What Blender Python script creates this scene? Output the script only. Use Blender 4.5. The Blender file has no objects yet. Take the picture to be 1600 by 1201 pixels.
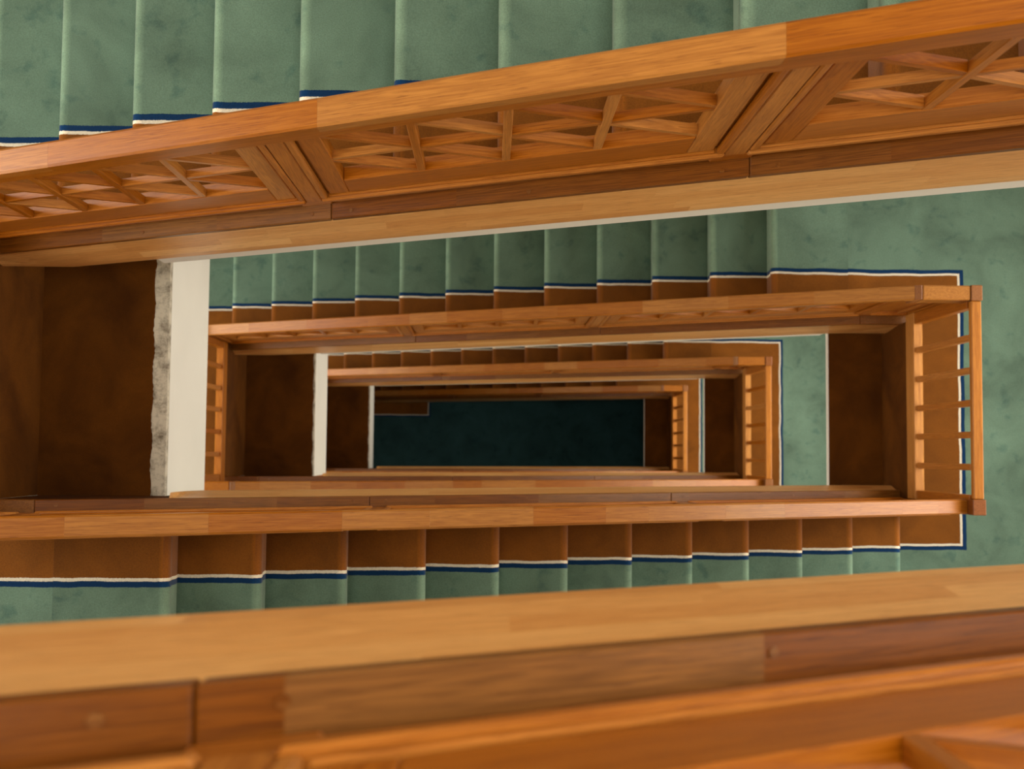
import bpy, bmesh, math, random
from mathutils import Matrix, Vector

sc = bpy.context.scene
col = sc.collection
R_ = random.Random(7)

# ------------------------------------------------------------------ measured layout (metres)
RISE, GO = 0.155, 0.29            # riser and going of every step
SL = RISE / GO
STOREY = 24 * RISE
XC, YC = 0.1705, 0.245            # the stair repeats by a half turn about this vertical axis
CAM_Z = 15.2345                   # ground floor is z = 0
def zL(k): return CAM_Z - (4.0745 + (k - 1) * STOREY)      # floor height of the landings on the -x side
def zR(k): return zL(k) - 12 * RISE                         # floor height of the landings on the +x side

# ------------------------------------------------------------------ camera
cam_d = bpy.data.cameras.new('camera')
cam_d.sensor_fit = 'HORIZONTAL'; cam_d.sensor_width = 36.0
cam_d.lens = 36.0 * 1796.4 / 1600.0
cam_d.clip_start = 0.02
cam_d.dof.use_dof = True
cam_d.dof.focus_distance = 3.0
cam_d.dof.aperture_fstop = 5.2
cam = bpy.data.objects.new('camera', cam_d); col.objects.link(cam)
pi_, ya_, ro_ = -0.059, 0.0183, -0.010
A = Matrix(((1, 0, 0), (0, math.cos(pi_), -math.sin(pi_)), (0, math.sin(pi_), math.cos(pi_))))
B = Matrix(((math.cos(ya_), 0, math.sin(ya_)), (0, 1, 0), (-math.sin(ya_), 0, math.cos(ya_))))
C = Matrix(((math.cos(ro_), -math.sin(ro_), 0), (math.sin(ro_), math.cos(ro_), 0), (0, 0, 1)))
cam.matrix_world = Matrix.Translation((0, 0, CAM_Z)) @ (C @ B @ A).transposed().to_4x4()
sc.camera = cam

# ------------------------------------------------------------------ world, light, exposure
w = bpy.data.worlds.new('world'); sc.world = w; w.use_nodes = True
w.node_tree.nodes['Background'].inputs[0].default_value = (0.75, 0.85, 1.0, 1)
w.node_tree.nodes['Background'].inputs[1].default_value = 0.3
sc.view_settings.view_transform = 'Standard'
sc.view_settings.look = 'None'
sc.view_settings.gamma = 1.0
sc.view_settings.use_curve_mapping = False
sc.view_settings.exposure = -0.14
sc.cycles.max_bounces = 4; sc.cycles.diffuse_bounces = 3; sc.cycles.glossy_bounces = 2; sc.cycles.transmission_bounces = 1
sc.cycles.use_adaptive_sampling = True; sc.cycles.adaptive_threshold = 0.03

X0, X1, Y0, Y1 = -2.97, 3.31, -1.48, 1.97          # inner faces of the stair hall
ZTOP = CAM_Z + 3.3
WIN_Y0, WIN_Y1, WIN_H0, WIN_H1 = -0.75, 1.25, 0.75, 2.6

def area(name, loc, rot, sx, sy, power, color):
    d = bpy.data.lights.new(name, 'AREA'); d.shape = 'RECTANGLE'; d.size = sx; d.size_y = sy
    d.energy = power; d.color = color
    o = bpy.data.objects.new(name, d); o.location = loc; o.rotation_euler = rot; col.objects.link(o)
    return o
SKY_W, WIN_W, WIN_WL = 255.0, 92.0, 74.0
area('skylight_daylight', (0.17, 0.245, ZTOP - 0.02), (0, 0, 0), 3.6, 1.9, SKY_W, (1.0, 0.94, 0.84))
for k in range(0, 4):
    area('window_daylight', (X1 - 0.01, (WIN_Y0 + WIN_Y1) / 2, zR(k) + (WIN_H0 + WIN_H1) / 2),
         (0, math.radians(90), 0), WIN_H1 - WIN_H0, WIN_Y1 - WIN_Y0, WIN_W, (1.0, 0.945, 0.85))
for k in range(1, 4):
    area('window_daylight', (X0 + 0.01, (WIN_Y0 + WIN_Y1) / 2, zL(k) + (WIN_H0 + WIN_H1) / 2),
         (0, math.radians(-90), 0), WIN_H1 - WIN_H0, WIN_Y1 - WIN_Y0, WIN_WL, (1.0, 0.945, 0.85))

# ------------------------------------------------------------------ materials
def new_mat(name):
    m = bpy.data.materials.new(name); m.use_nodes = True
    nt = m.node_tree
    return m, nt, nt.nodes['Principled BSDF']
def nd(nt, t, **kw):
    n = nt.nodes.new(t)
    for k, v in kw.items(): setattr(n, k, v)
    return n
def math_(nt, op, a, b=None, c=None):
    n = nd(nt, 'ShaderNodeMath', operation=op)
    for i, v in enumerate((a, b, c)):
        if v is None: continue
        if hasattr(v, 'is_linked') or hasattr(v, 'links'): nt.links.new(v, n.inputs[i])
        else: n.inputs[i].default_value = v
    return n.outputs[0]
def mixc(nt, fac, a, b, blend='MIX'):
    n = nd(nt, 'ShaderNodeMix', data_type='RGBA', blend_type=blend)
    for sock, v in ((n.inputs[0], fac), (n.inputs[6], a), (n.inputs[7], b)):
        if hasattr(v, 'links'): nt.links.new(v, sock)
        else: sock.default_value = (*v, 1) if isinstance(v, tuple) else v
    return n.outputs[2]
def vmath(nt, op, a, b):
    n = nd(nt, 'ShaderNodeVectorMath', operation=op)
    for i, v in enumerate((a, b)):
        if hasattr(v, 'links'): nt.links.new(v, n.inputs[i])
        else: n.inputs[i].default_value = v
    return n.outputs[0]
def noise(nt, vec, scale, detail=4, rough=0.55, dist=0.0):
    n = nd(nt, 'ShaderNodeTexNoise'); n.inputs['Scale'].default_value = scale
    n.inputs['Detail'].default_value = detail; n.inputs['Roughness'].default_value = rough
    n.inputs['Distortion'].default_value = dist
    nt.links.new(vec, n.inputs['Vector']); return n.outputs[0]
def ramp(nt, fac, stops):
    n = nd(nt, 'ShaderNodeValToRGB'); e = n.color_ramp.elements
    while len(e) < len(stops): e.new(0.5)
    for el, (p, c) in zip(e, stops): el.position = p; el.color = (*c, 1)
    nt.links.new(fac, n.inputs[0]); return n.outputs[0]

def wood(name, dark, light, axis='x', stave=0.0, row=0.05, var=0.35, rough=0.36, shear=0.0, rowaxis=1):
    """Oiled oak: long grain, cathedral figure, a tone of its own for each piece or finger-jointed stave."""
    m, nt, bs = new_mat(name)
    tc = nd(nt, 'ShaderNodeTexCoord'); oi = nd(nt, 'ShaderNodeObjectInfo')
    P = tc.outputs['Object']
    if axis == 'z':
        sp = nd(nt, 'ShaderNodeSeparateXYZ'); nt.links.new(P, sp.inputs[0])
        cb = nd(nt, 'ShaderNodeCombineXYZ')
        for i, k in enumerate((2, 0, 1)): nt.links.new(sp.outputs[k], cb.inputs[i])
        P = cb.outputs[0]
    elif axis == 'y':
        sp = nd(nt, 'ShaderNodeSeparateXYZ'); nt.links.new(P, sp.inputs[0])
        cb = nd(nt, 'ShaderNodeCombineXYZ')
        for i, k in enumerate((1, 0, 2)): nt.links.new(sp.outputs[k], cb.inputs[i])
        P = cb.outputs[0]
    elif shear:
        sp = nd(nt, 'ShaderNodeSeparateXYZ'); nt.links.new(P, sp.inputs[0])
        cb = nd(nt, 'ShaderNodeCombineXYZ')
        nt.links.new(sp.outputs[0], cb.inputs[0]); nt.links.new(sp.outputs[1], cb.inputs[1])
        nt.links.new(math_(nt, 'SUBTRACT', sp.outputs[2], math_(nt, 'MULTIPLY', sp.outputs[0], shear)), cb.inputs[2])
        P = cb.outputs[0]
    rnd = oi.outputs['Random']
    tone = rnd
    off = math_(nt, 'MULTIPLY', rnd, 37.0)
    if stave:
        sp2 = nd(nt, 'ShaderNodeSeparateXYZ'); nt.links.new(P, sp2.inputs[0])
        rw = math_(nt, 'FLOOR', math_(nt, 'DIVIDE', sp2.outputs[rowaxis], row))
        wn0 = nd(nt, 'ShaderNodeTexWhiteNoise', noise_dimensions='1D')
        nt.links.new(math_(nt, 'ADD', rw, off), wn0.inputs['W'])
        cell = math_(nt, 'FLOOR', math_(nt, 'ADD', math_(nt, 'DIVIDE', sp2.outputs[0], stave), math_(nt, 'MULTIPLY', wn0.outputs[0], 5.0)))
        cb2 = nd(nt, 'ShaderNodeCombineXYZ')
        nt.links.new(cell, cb2.inputs[0]); nt.links.new(rw, cb2.inputs[1]); nt.links.new(off, cb2.inputs[2])
        wn = nd(nt, 'ShaderNodeTexWhiteNoise', noise_dimensions='3D'); nt.links.new(cb2.outputs[0], wn.inputs['Vector'])
        tone = wn.outputs[0]
        off = math_(nt, 'ADD', off, math_(nt, 'MULTIPLY', tone, 19.0))
    cbo = nd(nt, 'ShaderNodeCombineXYZ')
    for i in range(3): nt.links.new(off, cbo.inputs[i])
    Q = vmath(nt, 'ADD', P, cbo.outputs[0])
    S1 = vmath(nt, 'MULTIPLY', Q, (0.75, 20, 20))
    S2 = vmath(nt, 'MULTIPLY', Q, (3.5, 190, 190))
    n1 = noise(nt, S1, 1.6, 3, 0.6, 0.45)
    rings = math_(nt, 'FRACT', math_(nt, 'MULTIPLY', n1, 9.0))
    rings = math_(nt, 'ABSOLUTE', math_(nt, 'SUBTRACT', rings, 0.5))
    fine = noise(nt, S2, 2.2, 3, 0.6)
    g = math_(nt, 'ADD', math_(nt, 'MULTIPLY', rings, 0.62), math_(nt, 'MULTIPLY', fine, 0.62))
    c = ramp(nt, g, [(0.18, dark), (0.74, light)])
    pores = ramp(nt, noise(nt, vmath(nt, 'MULTIPLY', Q, (14, 300, 300)), 1.5, 2), [(0.33, (0.62, 0.55, 0.5)), (0.42, (1, 1, 1))])
    c = mixc(nt, 0.8, c, pores, 'MULTIPLY')
    hs = nd(nt, 'ShaderNodeHueSaturation')
    nt.links.new(math_(nt, 'ADD', math_(nt, 'MULTIPLY', tone, var), 1.0 - var / 2), hs.inputs['Value'])
    nt.links.new(math_(nt, 'ADD', math_(nt, 'MULTIPLY', tone, -0.08), 1.05), hs.inputs['Saturation'])
    nt.links.new(math_(nt, 'ADD', math_(nt, 'MULTIPLY', tone, 0.012), 0.494), hs.inputs['Hue'])
    nt.links.new(c, hs.inputs['Color'])
    nt.links.new(hs.outputs[0], bs.inputs['Base Color'])
    bs.inputs['Roughness'].default_value = rough
    bs.inputs['Specular IOR Level'].default_value = 0.32
    bs.inputs['Coat Weight'].default_value = 0.04; bs.inputs['Coat Roughness'].default_value = 0.25
    bp = nd(nt, 'ShaderNodeBump'); bp.inputs['Strength'].default_value = 0.10; bp.inputs['Distance'].default_value = 0.002
    nt.links.new(fine, bp.inputs['Height']); nt.links.new(bp.outputs[0], bs.inputs['Normal'])
    return m

OAK_D, OAK_L = (0.275, 0.084, 0.009), (0.455, 0.172, 0.027)
M_RAIL = wood('oak_handrail', OAK_D, OAK_L, var=0.24, shear=SL)
M_OAKX = wood('oak_long_grain', (0.31, 0.092, 0.010), (0.52, 0.190, 0.030), var=0.30, shear=SL)
M_OAKD = wood('oak_diagonal_grain', (0.31, 0.092, 0.010), (0.52, 0.190, 0.030), var=0.34, shear=-0.42)
M_OAKZ = wood('oak_upright_grain', (0.31, 0.092, 0.010), (0.52, 0.190, 0.030), axis='z', var=0.30)
M_CAP = wood('oak_cap_in_shade', (0.115, 0.037, 0.005), (0.24, 0.083, 0.013), stave=0.42, row=1.0, var=0.26, shear=SL)  # shade under the railing is painted in as a darker oak tone
M_FACE = wood('pale_oak_facing', (0.63, 0.295, 0.088), (0.80, 0.430, 0.150), stave=0.55, row=0.055, var=0.24, shear=SL, rowaxis=2)
M_BLOCK = wood('oak_end_block', (0.20, 0.072, 0.020), (0.33, 0.125, 0.038), axis='z', var=0.2)

def carpet(name, dist_fn, green=(0.118, 0.192, 0.138), brown=(0.180, 0.058, 0.005), nosing_light=False):
    """Velour carpet; dist_fn gives the distance from the brown border's edge (negative inside the border)."""
    m, nt, bs = new_mat(name)
    tc = nd(nt, 'ShaderNodeTexCoord'); oi = nd(nt, 'ShaderNodeObjectInfo')
    P = tc.outputs['Object']
    cb = nd(nt, 'ShaderNodeCombineXYZ')
    for i in range(3): nt.links.new(math_(nt, 'MULTIPLY', oi.outputs['Random'], 53.0), cb.inputs[i])
    Q = vmath(nt, 'ADD', P, cb.outputs[0])
    sp = nd(nt, 'ShaderNodeSeparateXYZ'); nt.links.new(P, sp.inputs[0])
    d = dist_fn(nt, sp.outputs[0], sp.outputs[1])
    pile = noise(nt, Q, 260, 2, 0.6)
    wob = math_(nt, 'MULTIPLY', math_(nt, 'SUBTRACT', noise(nt, Q, 330, 2), 0.5), 0.006)
    d = math_(nt, 'ADD', d, math_(nt, 'ADD', wob, math_(nt, 'MULTIPLY', math_(nt, 'SUBTRACT', noise(nt, Q, 5, 2), 0.5), 0.016)))
    big = noise(nt, Q, 3.2, 3, 0.62, 0.5)
    spots = noise(nt, Q, 11, 3, 0.6, 0.3)
    gcol = ramp(nt, big, [(0.30, tuple(v * 0.72 for v in green)), (0.52, green), (0.74, tuple(v * 1.22 for v in green))])
    stain = ramp(nt, spots, [(0.30, (0.60, 0.70, 0.76)), (0.43, (1, 1, 1))])
    gcol = mixc(nt, 0.75, gcol, stain, 'MULTIPLY')
    bcol = ramp(nt, big, [(0.32, tuple(v * 0.74 for v in brown)), (0.7, tuple(v * 1.18 for v in brown))])
    c = mixc(nt, math_(nt, 'GREATER_THAN', d, 0.0), bcol, (0.66, 0.60, 0.47))
    c = mixc(nt, math_(nt, 'GREATER_THAN', d, 0.0115), c, (0.001, 0.024, 0.080))
    c = mixc(nt, math_(nt, 'GREATER_THAN', d, 0.0315), c, gcol)
    if nosing_light:  # highlight on the rounded nosing, painted into the carpet colour
        hl = nd(nt, 'ShaderNodeMapRange'); hl.inputs[1].default_value = 0.036; hl.inputs[2].default_value = 0.010; hl.inputs[3].default_value = 0.0; hl.inputs[4].default_value = 0.6
        nt.links.new(sp.outputs[0], hl.inputs[0])
        c = mixc(nt, math_(nt, 'MULTIPLY', hl.outputs[0], 1.6), c, mixc(nt, 1.0, c, (2.0, 1.9, 1.8), 'MULTIPLY'))
    pl = ramp(nt, pile, [(0.28, (0.80, 0.80, 0.80)), (0.70, (1.12, 1.12, 1.12))])
    c = mixc(nt, 1.0, c, pl, 'MULTIPLY')
    nt.links.new(c, bs.inputs['Base Color'])
    bs.inputs['Roughness'].default_value = 0.95
    bs.inputs['Specular IOR Level'].default_value = 0.1
    bs.inputs['Sheen Weight'].default_value = 0.25; bs.inputs['Sheen Roughness'].default_value = 0.5
    bp = nd(nt, 'ShaderNodeBump'); bp.inputs['Strength'].default_value = 0.35; bp.inputs['Distance'].default_value = 0.004
    nt.links.new(pile, bp.inputs['Height']); nt.links.new(bp.outputs[0], bs.inputs['Normal'])
    return m
def border_line(nt, x, y):
    at = nd(nt, 'ShaderNodeAttribute', attribute_type='OBJECT', attribute_name='border')
    return math_(nt, 'SUBTRACT', y, at.outputs['Fac'])
def border_frame(xb, b): return lambda nt, x, y: math_(nt, 'MAXIMUM', math_(nt, 'SUBTRACT', x, xb), math_(nt, 'SUBTRACT', math_(nt, 'ABSOLUTE', y), b))
M_STEP = carpet('stair_carpet', border_line, nosing_light=True)
M_LAND = carpet('landing_carpet', border_frame(2.264, 0.697))
M_GROUND = carpet('ground_carpet', lambda nt, x, y: math_(nt, 'MAXIMUM', math_(nt, 'SUBTRACT', x, -0.83), math_(nt, 'SUBTRACT', 0.49, y)), green=(0.027, 0.075, 0.078))  # green lowered to paint in the missing light at the well bottom

def shaded_brown():  # brown carpet with the shade of the ledge pits put into its colour
    m, nt, bs = new_mat('brown_carpet_in_shade')
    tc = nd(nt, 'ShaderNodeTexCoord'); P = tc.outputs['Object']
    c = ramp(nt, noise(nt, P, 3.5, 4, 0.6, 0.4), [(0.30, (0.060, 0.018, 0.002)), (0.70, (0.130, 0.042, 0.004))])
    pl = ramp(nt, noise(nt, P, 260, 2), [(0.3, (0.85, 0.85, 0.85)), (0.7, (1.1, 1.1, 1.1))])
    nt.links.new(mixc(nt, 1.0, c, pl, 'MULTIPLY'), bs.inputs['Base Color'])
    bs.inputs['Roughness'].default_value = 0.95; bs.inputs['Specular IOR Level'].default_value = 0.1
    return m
M_SHADED_BROWN = shaded_brown()
def plaster(name, base, dirt=None, lo=0.45, hi=0.6, scale=9):
    m, nt, bs = new_mat(name)
    tc = nd(nt, 'ShaderNodeTexCoord'); P = tc.outputs['Object']
    c = ramp(nt, noise(nt, P, 2.5, 3), [(0.3, tuple(v * 0.94 for v in base)), (0.7, base)])
    if dirt:
        f = nd(nt, 'ShaderNodeMapRange'); f.inputs[1].default_value = lo; f.inputs[2].default_value = hi
        nt.links.new(noise(nt, P, scale, 7, 0.75, 0.1), f.inputs[0])
        c = mixc(nt, f.outputs[0], c, dirt)
    nt.links.new(c, bs.inputs['Base Color']); bs.inputs['Roughness'].default_value = 0.75
    bp = nd(nt, 'ShaderNodeBump'); bp.inputs['Strength'].default_value = 0.08; bp.inputs['Distance'].default_value = 0.003
    nt.links.new(noise(nt, P, 60, 3), bp.inputs['Height']); nt.links.new(bp.outputs[0], bs.inputs['Normal'])
    return m
M_WHITE = plaster('white_painted_plaster', (0.84, 0.81, 0.72))
M_WALL = plaster('cream_painted_wall', (0.50, 0.42, 0.31))
M_DIRTY = plaster('dirty_bare_plaster', (0.66, 0.59, 0.46), (0.09, 0.06, 0.03), 0.45, 0.70, 16)

# ------------------------------------------------------------------ mesh helpers
_cache = {}
def finish(bm, name, mat, smooth=False):
    bmesh.ops.recalc_face_normals(bm, faces=bm.faces)
    me = bpy.data.meshes.new(name); bm.to_mesh(me); bm.free()
    me.materials.append(mat)
    if smooth:
        for p in me.polygons: p.use_smooth = True
    return me
def put(name, me, loc, parent=None, rotz=0.0):
    o = bpy.data.objects.new(name, me); col.objects.link(o)
    o.location = loc; o.rotation_euler = (0, 0, rotz)
    if parent: o.parent = parent
    return o
def box_mesh(name, dx, dy, dz, mat, sh=0.0, bev=0.0):
    key = (round(dx, 4), round(dy, 4), round(dz, 4), mat.name, round(sh, 4), bev, name == 'stave')
    if key in _cache: return _cache[key]
    bm = bmesh.new(); bmesh.ops.create_cube(bm, size=1.0)
    if bev:
        for v in bm.verts: v.co = Vector((v.co.x * dx, v.co.y * dy, v.co.z * dz))
        es = list(bm.edges)
        if name == 'stave': es = [e for e in es if abs(e.verts[0].co.x - e.verts[1].co.x) > 1e-4]
        bmesh.ops.bevel(bm, geom=es, offset=bev, segments=1, affect='EDGES', profile=0.5)
        for v in bm.verts: v.co.z += sh * v.co.x
    else:
        for v in bm.verts: v.co = Vector((v.co.x * dx, v.co.y * dy, v.co.z * dz + sh * v.co.x * dx))
    _cache[key] = finish(bm, name, mat); return _cache[key]
def box(name, x0, x1, y0, y1, z0, z1, mat, parent=None, bev=0.0):
    me = box_mesh(name, x1 - x0, y1 - y0, z1 - z0, mat, 0.0, bev)
    return put(name, me, ((x0 + x1) / 2, (y0 + y1) / 2, (z0 + z1) / 2), parent)
def prism(name, pts, y0, y1, mat, parent=None, loc=(0, 0, 0), smooth=False):
    """Closed x-z outline carried from y0 to y1."""
    bm = bmesh.new()
    a = [bm.verts.new((x, y0, z)) for x, z in pts]; b = [bm.verts.new((x, y1, z)) for x, z in pts]
    n = len(pts)
    bm.faces.new(a); bm.faces.new(b[::-1])
    for i in range(n): bm.faces.new((a[i], a[(i + 1) % n], b[(i + 1) % n], b[i]))
    return finish(bm, name, mat, smooth)
def thing(name, label, cat, loc, rotz=0.0, group=None):
    o = bpy.data.objects.new(name, None); col.objects.link(o)
    o.empty_display_size = 0.2
    o.location = loc; o.rotation_euler = (0, 0, rotz)
    o['label'] = label; o['category'] = cat
    if group: o['group'] = group
    return o
def structure(o): o['kind'] = 'structure'; return o

# ------------------------------------------------------------------ the hall: walls, ground floor, roof with skylight
def multi_box(name, boxes, mat):
    bm = bmesh.new()
    for x0, x1, y0, y1, z0, z1 in boxes:
        g = bmesh.ops.create_cube(bm, size=1.0)
        for v in g['verts']:
            v.co = Vector(((x0 + x1) / 2 + v.co.x * (x1 - x0), (y0 + y1) / 2 + v.co.y * (y1 - y0), (z0 + z1) / 2 + v.co.z * (z1 - z0)))
    return finish(bm, name, mat)
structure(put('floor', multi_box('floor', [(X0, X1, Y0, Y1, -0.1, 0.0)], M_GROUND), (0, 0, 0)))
structure(put('wall_back', multi_box('wall_back', [(X0 - .15, X1 + .15, Y1, Y1 + .15, -.1, ZTOP)], M_WALL), (0, 0, 0)))
structure(put('wall_front', multi_box('wall_front', [(X0 - .15, X1 + .15, Y0 - .15, Y0, -.1, ZTOP)], M_WALL), (0, 0, 0)))
def window_wall(name, xa, xb, xf, levels, first):
    wb = [(xa, xb, Y0, WIN_Y0, -.1, ZTOP), (xa, xb, WIN_Y1, Y1, -.1, ZTOP)]
    zs = [-.1]
    for z in sorted(levels): zs += [z + WIN_H0, z + WIN_H1]
    zs.append(ZTOP)
    for i in range(0, len(zs), 2): wb.append((xa, xb, WIN_Y0, WIN_Y1, zs[i], zs[i + 1]))
    structure(put(name, multi_box(name, wb, M_WALL), (0, 0, 0)))
    ym = (WIN_Y0 + WIN_Y1) / 2
    for n, z in enumerate(levels):
        a_, b_ = z + WIN_H0, z + WIN_H1
        fr = [(xf, xf + .05, WIN_Y0, WIN_Y0 + .06, a_, b_), (xf, xf + .05, WIN_Y1 - .06, WIN_Y1, a_, b_),
              (xf, xf + .05, WIN_Y0 + .06, WIN_Y1 - .06, a_, a_ + .06), (xf, xf + .05, WIN_Y0 + .06, WIN_Y1 - .06, b_ - .06, b_),
              (xf, xf + .05, ym - .03, ym + .03, a_ + .06, b_ - .06)]
        structure(put('window_%d' % (first + n), multi_box('window_frame', fr, M_WHITE), (0, 0, 0)))
window_wall('wall_right', X1, X1 + .15, X1 + .05, [zR(k) for k in range(4)], 1)
window_wall('wall_left', X0 - .15, X0, X0 - .10, [zL(k) for k in range(1, 4)], 5)
SX0, SX1, SY0, SY1 = 0.17 - 1.85, 0.17 + 1.85, 0.245 - 1.0, 0.245 + 1.0
structure(put('ceiling', multi_box('ceiling', [(X0 - .15, SX0, Y0 - .15, Y1 + .15, ZTOP, ZTOP + .15), (SX1, X1 + .15, Y0 - .15, Y1 + .15, ZTOP, ZTOP + .15),
                                               (SX0, SX1, Y0 - .15, SY0, ZTOP, ZTOP + .15), (SX0, SX1, SY1, Y1 + .15, ZTOP, ZTOP + .15)], M_WALL), (0, 0, 0)))

# ------------------------------------------------------------------ one flight, in its own frame (origin on the half-turn axis, z = 0 at its upper landing)
NX = 1.461 - XC                       # nosing of the upper landing
KNEE, NEWEL, FOOT = 1.690, 1.920, -1.940
def N(x): return (min(x, KNEE) - NX) * SL          # nosing line; level beyond the knee
STEP_Y0, STEP_Y1 = 0.512, Y1 - YC - 0.004
CAP_Y, CAP_H = 0.423, -0.02
FACE_Y, FACE_H = 0.398, -0.31
LOW = -12 * RISE

def step_mesh(tread, mat, nm):
    rr = 0.022
    p = [(tread, 0.0), (rr, 0.0)]
    for a in range(1, 6):
        t = math.pi / 2 + a * math.pi / 2 / 5
        p.append((rr + rr * math.cos(t), -rr + rr * math.sin(t)))
    p += [(0.002, -0.045), (0.010, -0.056), (0.012, -RISE), (0.045, -RISE), (0.045, -0.030), (tread, -0.030)]
    me = prism(nm, p, STEP_Y0, STEP_Y1, mat)
    for f in me.polygons: f.use_smooth = abs(f.normal.y) < 0.5 and f.area < 0.03
    return me
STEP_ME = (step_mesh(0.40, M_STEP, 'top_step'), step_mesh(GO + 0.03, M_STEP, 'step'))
BORDER_UP = (.697, .697, .697, .700, .703, .742, .752, .770, .780, .786, .790, .790)   # where the stripe runs on each step of the top flight

# sloping slab with its white plaster edge
_sx0, _sx1 = -1.42, 1.60
SLAB_ME = prism('slab', [(_sx0, N(_sx0) - .19), (_sx1, N(_sx1) - .19), (_sx1, N(_sx1) - .385), (_sx0, N(_sx0) - .385)], CAP_Y + .03, STEP_Y1, M_WHITE)
EDGE_ME = {}
for key, yy in (('flush', FACE_Y + .003), ('set_back', FACE_Y + .034)):
    EDGE_ME[key] = prism('plaster_edge', [(-1.31, N(-1.31) - .305), (_sx1, N(_sx1) - .305), (_sx1, N(_sx1) - .385), (-1.31, N(-1.31) - .385)], yy, CAP_Y + .0299, M_WHITE)
# pale facing board: sloping, its foot rounded, level where it meets the landings
def facing_mesh(end):
    bm = bmesh.new()
    xs = [FOOT, -1.80, -1.72, -1.66, -1.60, -1.2, -0.4, 0.4, 1.2, KNEE - .07, KNEE, NEWEL]
    if end < 1.6: xs = xs[:8] + [1.0] + [end - .06, end - .05, end - .036, end - .022, end - .010, end - .002, end]
    rings = []
    for x in xs:
        top = N(x) + CAP_H - 0.018
        bot = N(x) + FACE_H
        bot = max(bot, LOW - 0.03 + max(0, (-1.66 - x)) * 0.06) if x < -1.0 else bot
        bot = max(bot, -0.118) if x > 1.6 else bot
        if end < 1.6 and x > end - .06: bot = top - .03 - (top - bot - .03) * math.sqrt(max(0.0, 1 - ((x - end + .06) / .06) ** 2))
        hgt = top - bot
        prof = [(CAP_Y + .002, top), (CAP_Y - 0.008, top - hgt * .35), (FACE_Y + .003, top - hgt * .75), (FACE_Y, top - hgt * .90), (FACE_Y + .003, bot + .006), (FACE_Y + .010, bot), (FACE_Y + .035, bot), (FACE_Y + .035, top)]
        rings.append([bm.verts.new((x, y, z)) for y, z in prof])
    for a, b in zip(rings, rings[1:]):
        n = len(a)
        for i in range(n): bm.faces.new((a[i], b[i], b[(i + 1) % n], a[(i + 1) % n]))
    bm.faces.new(rings[0]); bm.faces.new(rings[-1][::-1])
    return finish(bm, 'facing_board', M_FACE)
FACE_ME = {0: facing_mesh(NEWEL), 1: facing_mesh(1.307)}

def sbox(name, x0, x1, h0, h1, y0, y1, mat, parent, bev=0.0):
    """A piece that follows the flight's slope, with upright ends; heights are above the nosing line."""
    xm = (x0 + x1) / 2
    sloped = xm < KNEE
    me = box_mesh(name, x1 - x0, y1 - y0, h1 - h0, mat, SL if sloped else 0.0, bev)
    z = (xm - NX) * SL if sloped else N(KNEE)
    return put(name, me, (xm, (y0 + y1) / 2, z + (h0 + h1) / 2), parent)

def disc_mesh():
    bm = bmesh.new(); bmesh.ops.create_cone(bm, cap_ends=True, segments=12, radius1=.0055, radius2=.0055, depth=.003)
    for v in bm.verts: v.co.z += SL * v.co.x
    return finish(bm, 'plug', M_CAP)
PLUG_ME = disc_mesh()

def make_flight(z, rot, label, posts, key='std'):
    t = thing('stair_flight', label, 'stairs', (XC, YC, z), rot, 'stair flights')
    put('slab', SLAB_ME, (0, 0, 0), t)
    put('plaster_edge', EDGE_ME['flush' if rot == 0.0 else 'set_back'], (0, 0, 0), t)
    top, std = STEP_ME
    for i in range(12):
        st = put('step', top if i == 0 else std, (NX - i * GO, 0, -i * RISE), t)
        st['border'] = BORDER_UP[i] if key == 'up' else .697
    put('facing_board', FACE_ME[0 if rot == 0.0 else 1], (0, 0, 0), t)
    # cap boards, one per bay, butted at the posts, with wooden plugs over the screws
    ps = sorted(posts)
    cuts = [FOOT - .01] + [p + 0.043 for p in ps[1:-1]] + [KNEE, NEWEL + .02]
    for a, b in zip(cuts, cuts[1:]):
        c = sbox('cap_board', a + .0008, b - .0008, CAP_H - .028, CAP_H, CAP_Y - .006, .51, M_CAP, t, 0.0025)
        if b <= KNEE:
            L = b - a
            for px in (-L / 2 + .06, 0.02, L / 2 - .06):
                q = put('plug', PLUG_ME, (px, -.028, SL * px + .0142), c)
    return t

PF = 0.466                            # front of the railing panels
RAIL_Y0, RAIL_Y1, RAIL_H = 0.430, 0.493, 0.82
def diag_mesh(dx, dh, t, dy):
    key = ('diag', round(dx, 4), round(dh, 4), t, dy)
    if key in _cache: return _cache[key]
    bm = bmesh.new(); vs = []
    for y in (-dy / 2, dy / 2):
        for x, h in ((-dx / 2, dh / 2), (dx / 2, -dh / 2 + t), (dx / 2, -dh / 2), (-dx / 2, dh / 2 - t)):
            vs.append(bm.verts.new((x, y, h + SL * x)))
    bm.faces.new(vs[:4]); bm.faces.new(vs[4:][::-1])
    for i in range(4): bm.faces.new((vs[i], vs[(i + 1) % 4], vs[4 + (i + 1) % 4], vs[4 + i]))
    _cache[key] = finish(bm, 'diagonal_slat', M_OAKD); return _cache[key]

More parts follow.
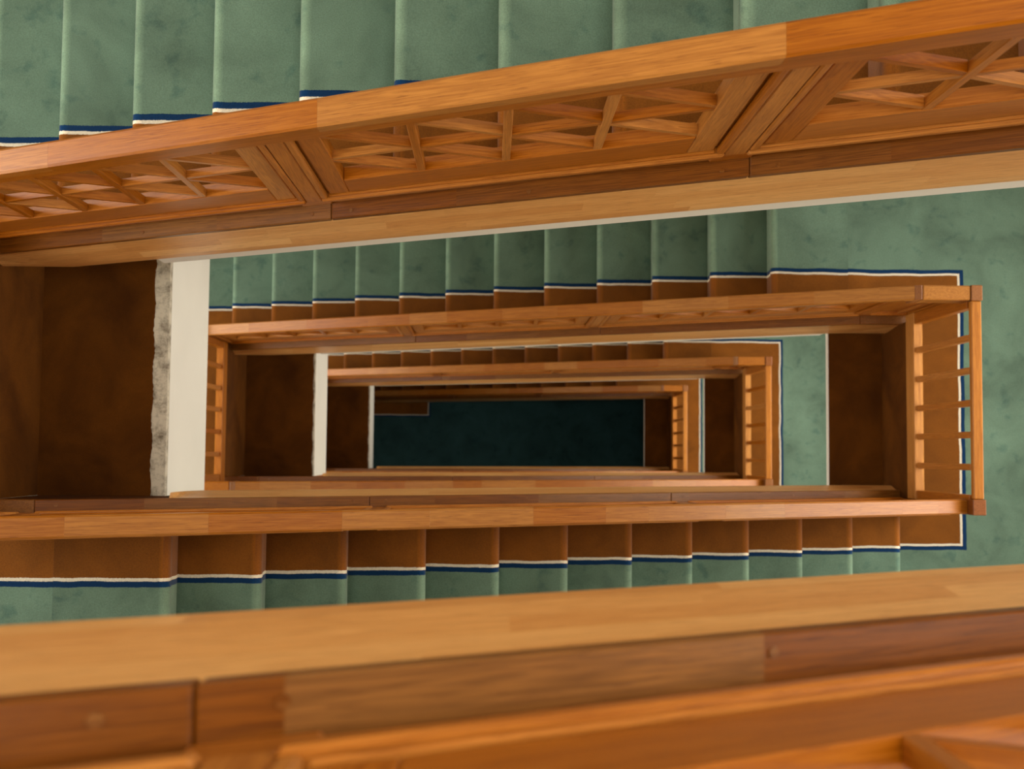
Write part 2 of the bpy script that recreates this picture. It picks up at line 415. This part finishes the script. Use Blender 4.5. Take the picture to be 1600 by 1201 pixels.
def make_balustrade(z, rot, label, posts, seed, lens=(.14, .38)):
    t = thing('balustrade', label, 'balustrade', (XC, YC, z), rot, 'balustrades of the flights')
    rg = random.Random(seed)
    # handrail: under-moulding with finger-jointed staves on it
    hr = sbox('handrail', FOOT, KNEE, .705, RAIL_H - .046, RAIL_Y0 + .010, RAIL_Y1 - .008, M_OAKX, t, .004)
    hx, hz = (FOOT + KNEE) / 2, ((FOOT + KNEE) / 2 - NX) * SL + (.705 + RAIL_H - .046) / 2
    x = FOOT + .045
    cuts = [x]
    while x < KNEE - .33:
        x += rg.uniform(*lens); cuts.append(min(x, KNEE - .16))
    cuts.append(KNEE - .028)
    for a, b in zip(cuts, cuts[1:]):
        if b - a < .02: continue
        me = box_mesh('stave', b - a - .0002, RAIL_Y1 - RAIL_Y0, .046, M_RAIL, SL, .0055)
        xm = (a + b) / 2
        put('stave', me, (xm - hx, (RAIL_Y0 + RAIL_Y1) / 2 - ((RAIL_Y0 + RAIL_Y1) / 2 + .001), (xm - NX) * SL + RAIL_H - .023 - hz), hr)
    sbox('end_block', KNEE - .028, KNEE - .001, .705, RAIL_H + .001, RAIL_Y0 - .001, RAIL_Y1 + .001, M_BLOCK, t, .003)
    zb = LOW + N(KNEE) + RAIL_H
    box('end_block', FOOT - .012, FOOT + .0445, RAIL_Y0 - .001, RAIL_Y1 + .003, zb - .13, zb + .004, M_BLOCK, t, .003)
    # level length beyond the knee
    sbox('level_rail', KNEE + .001, NEWEL - .02, .705, RAIL_H, RAIL_Y0, RAIL_Y1, M_RAIL, t, .0055)
    sbox('end_block', NEWEL - .019, NEWEL + .030, .690, RAIL_H + .004, RAIL_Y0 - .002, RAIL_Y1 + .002, M_BLOCK, t, .003)
    sbox('end_post', NEWEL - .02, NEWEL + .028, CAP_H, .689, PF - .008, .506, M_OAKZ, t, .002)
    sbox('level_panel', KNEE + .050, NEWEL - .07, .06, .70, PF + .006, .494, M_OAKZ, t)
    sbox('level_stile', KNEE + .024, KNEE + .050, .0, .70, PF - .004, .500, M_OAKZ, t, .002)
    sbox('level_stile', NEWEL - .07, NEWEL - .044, .0, .70, PF - .004, .500, M_OAKZ, t, .002)
    sbox('bottom_moulding', KNEE + .024, NEWEL - .02, .034, .064, PF - .012, .506, M_OAKX, t, .004)
    # posts
    ps = sorted(posts)
    for p in ps:
        if p == FOOT: xa, xb = p + .002, p + .05
        else: xa, xb = p - .024, p + .024
        sbox('post', xa, xb, .034, .702, PF - .008, .488, M_OAKZ, t, .003)
        if p != FOOT: sbox('post_foot', p - .047, p + .047, CAP_H + .0005, .0335, PF - .006, .506, M_OAKX, t, .003)
    # bays
    for a, b in zip(ps, ps[1:]):
        xa, xb = a + (.05 if a == FOOT else .024), b - .024
        sbox('moulding', xa + .001, xa + .020, .064, .702, PF - .010, PF + .009, M_OAKZ, t, .004)
        sbox('moulding', xb - .020, xb - .001, .064, .702, PF - .010, PF + .009, M_OAKZ, t, .004)
        sbox('bottom_moulding', xa + .001, xb - .001, .034, .058, PF - .014, .506, M_OAKX, t, .004)
        sbox('bottom_bead', xa + .021, xb - .021, .0582, .0635, PF - .006, .506, M_OAKX, t, .004)
        ia, ib = xa + .028, xb - .028          # flat inner frame, set in a groove
        sbox('panel_back', xa + .001, ia, .064, .702, PF + .0095, .500, M_OAKZ, t)
        sbox('panel_back', ib, xb - .001, .064, .702, PF + .0095, .500, M_OAKZ, t)
        sbox('stile', ia, ia + .058, .072, .702, PF, .503, M_OAKZ, t, .002)
        sbox('stile', ib - .058, ib, .072, .702, PF, .503, M_OAKZ, t, .002)
        la, lb = ia + .058, ib - .058
        sbox('bottom_rail', la + .0005, lb - .0005, .072, .205, PF, .503, M_OAKX, t, .002)
        sbox('top_rail', la + .0005, lb - .0005, .620, .702, PF, .503, M_OAKX, t, .002)
        n = max(2, round((lb - la) / .212)); cw = (lb - la) / n
        h0, h1 = .2052, .6198; hm = (h0 + h1) / 2
        for j in range(n + 1):
            if 0 < j < n:
                xx = la + j * cw
                sbox('lattice_bar', xx - .010, xx + .010, h0, h1, PF + .001, .490, M_OAKZ, t, .0015)
        for j in range(n):
            xl = la + j * cw + (.0102 if j else .0); xr = la + (j + 1) * cw - (.0102 if j < n - 1 else .0)
            sbox('mid_rail', xl, xr, hm - .008, hm + .008, PF + .003, .490, M_OAKX, t)
            for lo, hi in ((h0, hm - .008), (hm + .008, h1)):
                me = diag_mesh(xr - xl, hi - lo, .017, .024)
                put('diagonal_slat', me, ((xl + xr) / 2, PF + .003 + .012, ((xl + xr) / 2 - NX) * SL + (lo + hi) / 2), t)
    return t

# ------------------------------------------------------------------ landings and their railings
LX1 = X1 - XC - .004
def landing_carpet(far):
    bm = bmesh.new()
    yt, yb = Y1 - YC - .004, Y0 - YC + .004
    for x0, x1, y0, y1 in ((NX + .4004, far, .512, yt), (NEWEL + .035, far, -.512, .512), (-(NX - 11 * GO) + .014, far, yb, -.512)):
        g = bmesh.ops.create_cube(bm, size=1.0)
        for v in g['verts']:
            v.co = Vector(((x0 + x1) / 2 + v.co.x * (x1 - x0), (y0 + y1) / 2 + v.co.y * (y1 - y0), -.015 + v.co.z * .03))
    return finish(bm, 'carpet', M_LAND)
def landing_slab(far, under):
    bm = bmesh.new()
    yt, yb = Y1 - YC - .004, Y0 - YC + .004
    for x0, x1, y0, y1, z0, z1 in ((1.61, far, .53, yt, -.24, -.031), (NEWEL + .036, far, -.43, .43, -.24, -.031), (1.93, far, yb, -.53, -.24, -.031)) + under:
        g = bmesh.ops.create_cube(bm, size=1.0)
        for v in g['verts']:
            v.co = Vector(((x0 + x1) / 2 + v.co.x * (x1 - x0), (y0 + y1) / 2 + v.co.y * (y1 - y0), (z0 + z1) / 2 + v.co.z * (z1 - z0)))
    return finish(bm, 'slab', M_WHITE)
CAR_R, CAR_L = landing_carpet(LX1), landing_carpet(XC - X0 - .004)
EDGE_R, EDGE_L = 1.620, 1.4205
LEDGE_R, LEDGE_L = -.12, -.38
SLAB_R = landing_slab(LX1, ((1.80, NEWEL + .036, -.43, .43, -.24, -.152),))
SLAB_L = landing_slab(XC - X0 - .004, ((1.80, NEWEL + .036, -.43, .43, -.60, -.42),))
def ragged_ledge(lip):
    rg = random.Random(3); bm = bmesh.new(); n = 140; up, dn = [], []
    for i in range(n + 1):
        y = -.800 + 1.224 * i / n
        x = EDGE_L + lip + .003 * math.sin(i * .31) + rg.uniform(-.0018, .0018)
        up.append(bm.verts.new((x, y, LEDGE_L))); dn.append(bm.verts.new((x, y, LEDGE_L - .008)))
    fu = [bm.verts.new((NEWEL - .0142, -.800 + 1.224 * i / n, LEDGE_L)) for i in range(n + 1)]
    for i in range(n):
        bm.faces.new((up[i], up[i + 1], fu[i + 1], fu[i])); bm.faces.new((up[i], dn[i], dn[i + 1], up[i + 1]))
    return finish(bm, 'ledge_carpet', M_SHADED_BROWN)
LEDGE_ME = {1: ragged_ledge(.056)}
LEDGE_ME[0] = ragged_ledge(.010)

def make_landing(side, k, label):
    z = zR(k) if side == 'R' else zL(k)
    t = thing('landing', label, 'landing', (XC, YC, z), 0.0 if side == 'R' else math.pi, 'stair landings')
    put('carpet', CAR_R if side == 'R' else CAR_L, (0, 0, 0), t)
    put('slab', SLAB_R if side == 'R' else SLAB_L, (0, 0, 0), t)
    if side == 'R':
        EDGE_R = 1.620 + (0, .0, .035, .02)[k]
        box('ledge_carpet', EDGE_R, NEWEL - .0142, -.424, .424, LEDGE_R - .03, LEDGE_R, M_SHADED_BROWN, t)
        box('ledge_edge', EDGE_R - .005, EDGE_R - .0005, -.424, .424, LEDGE_R - .032, LEDGE_R + .001, M_WHITE, t)
        lz = LEDGE_R
    else:
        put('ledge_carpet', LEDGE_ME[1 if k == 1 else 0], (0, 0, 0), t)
        box('plaster_lip', EDGE_L + .001, EDGE_L + .30, -.800, .424, LEDGE_L - .04, LEDGE_L - .008, M_DIRTY, t)
        box('white_fascia', EDGE_L, EDGE_L + .30, -.800, .424, LEDGE_L - (.62 if k < 3 else .42), LEDGE_L - .041, M_WHITE, t)
        box('ledge_side', 1.315, NEWEL - .0152, .4245, .4545, LEDGE_L - .03, -.045, M_SHADED_BROWN, t)
        box('ledge_side', EDGE_L + .02, NEWEL - .016, -.830, -.801, LEDGE_L - .03, -.06, M_SHADED_BROWN, t)
        lz = LEDGE_L
    box('upright_lining', NEWEL - .015, NEWEL + .034, -.540, .424, lz, N(KNEE) + .0445, M_SHADED_BROWN, t)
    return t

def make_landing_railing(side, k, label):
    z = zR(k) if side == 'R' else zL(k)
    t = thing('landing_railing', label, 'railing', (XC, YC, z + .0), 0.0 if side == 'R' else math.pi, 'landing railings')
    K = N(KNEE)
    top = K + RAIL_H
    x0, x1 = NEWEL - .018, NEWEL + .026
    yb, ya = -RAIL_Y0 + .002, RAIL_Y0 - .003
    box('top_rail', x0, x1, yb, ya, top - .034, top - .002, M_YRAIL, t, .004)
    box('under_rail', x0 + .010, x1 - .010, yb, ya, top - .055, top - .0342, M_YRAIL, t, .003)
    box('bottom_rail', x0 - .006, x1 - .004, -.455, PF - .009, K + .045, K + .150, M_YRAIL, t, .003)
    for y in (.272, .129, -.013, -.151, -.291):
        box('baluster', NEWEL - .010, NEWEL + .020, y - .014, y + .014, K + .1502, top - .0552, M_OAKZ, t, .002)
    box('end_stile', NEWEL - .016, NEWEL + .024, .40, PF - .009, K + .1502, top - .0552, M_OAKZ, t, .002)
    box('end_stile', NEWEL - .016, NEWEL + .024, -.452, -.412, K + .1502, top - .0552, M_OAKZ, t, .002)
    return t
M_YRAIL = wood('oak_cross_grain', (0.33, 0.104, 0.012), (0.55, 0.218, 0.036), axis='y', var=0.25)

# ------------------------------------------------------------------ build the stair
POSTS = [FOOT, -.675, .397, KNEE]
POSTS_ALT = [FOOT, -.680, .590, KNEE]
POSTS_TOP = [FOOT, -.680, .343, KNEE]
T_LAB = ['nearest to the upper edge', 'second down on the upper side', 'third down on the upper side', 'deepest on the upper side']
B_LAB = ['uppermost on the lower side, only its stringer in view', 'second on the lower side, with brown bordered steps in view', 'third down on the lower side', 'deepest on the lower side']
flights_T = ['green carpeted stair flight along the top edge of the photo, navy stripe beside brown border',
             'green carpeted stair flight one storey below the top one, full row of treads in view',
             'stair flight two storeys below with mostly brown border strips of its treads in view',
             'deepest stair flight, a dim sliver beside the dark ground floor']
flights_B = ['blurred stair flight at the bottom edge, only its pale facing and cap board in view',
             'stair flight along the lower side with twelve brown and green carpeted treads in view',
             'stair flight on the lower side one storey below, only its wooden edge in view',
             'deepest stair flight on the lower side, a thin wooden line by the dark ground floor']
bal_T = ['large oak balustrade with star lattice across the top of the photo',
         'oak balustrade one storey below the large star lattice one, ending at a level corner',
         'oak balustrade two storeys below the large star lattice one, beside brown treads',
         'smallest oak balustrade, right above the dark ground floor']
bal_B = ['out of focus oak balustrade at the bottom edge of the photo',
         'oak balustrade on the lower side whose handrail runs above the twelve brown treads',
         'oak balustrade just inside the lower side, one storey beneath the twelve brown treads',
         'deepest oak balustrade on the lower side, beside the dark ground floor']
for k in range(4):
    make_flight(zR(k), 0.0, flights_T[k], POSTS, 'up' if k == 0 else 'std')
    make_balustrade(zR(k), 0.0, bal_T[k], POSTS, 11 + k, (.45, .9) if k == 0 else (.2, .45))
    pb = POSTS_TOP if k == 0 else (POSTS_ALT if k == 1 else POSTS)
    make_flight(zL(k), math.pi, flights_B[k], pb)
    make_balustrade(zL(k), math.pi, bal_B[k], pb, 31 + k)
land_R = ['carpeted landing just out of the frame at the head of the large star lattice flight',
          'largest green carpeted landing in view, with brown border and navy stripe around its railing',
          'green carpeted landing one storey below the largest one, seen inside the well',
          'small brown bordered landing two storeys below, next to the dark ground floor']
land_L = ['uppermost carpeted landing, out of the frame above the blurred balustrade',
          'landing with a wide white fascia and dirty plaster lip under a dark brown ledge',
          'landing one storey below the wide white fascia, with a narrower white fascia',
          'landing two storeys below, with a thin white fascia line beside the dark ground floor']
rail_R = ['landing railing out of the frame beside the large star lattice balustrade',
          'largest oak railing with five square balusters on the green landing',
          'oak railing with five balusters on the green landing one storey down',
          'smallest oak railing with balusters, beside the dark ground floor']
rail_L = ['uppermost landing railing, out of the frame above the white fascia',
          'landing railing out of the frame behind the dark brown ledge with dirty lip',
          'shaded oak railing with balusters half hidden behind the wide white fascia',
          'hidden oak railing on the landing with the thin white fascia line']
for k in range(4):
    make_landing('R', k, land_R[k]); make_landing('L', k, land_L[k])
    make_landing_railing('R', k, rail_R[k]); make_landing_railing('L', k, rail_L[k])
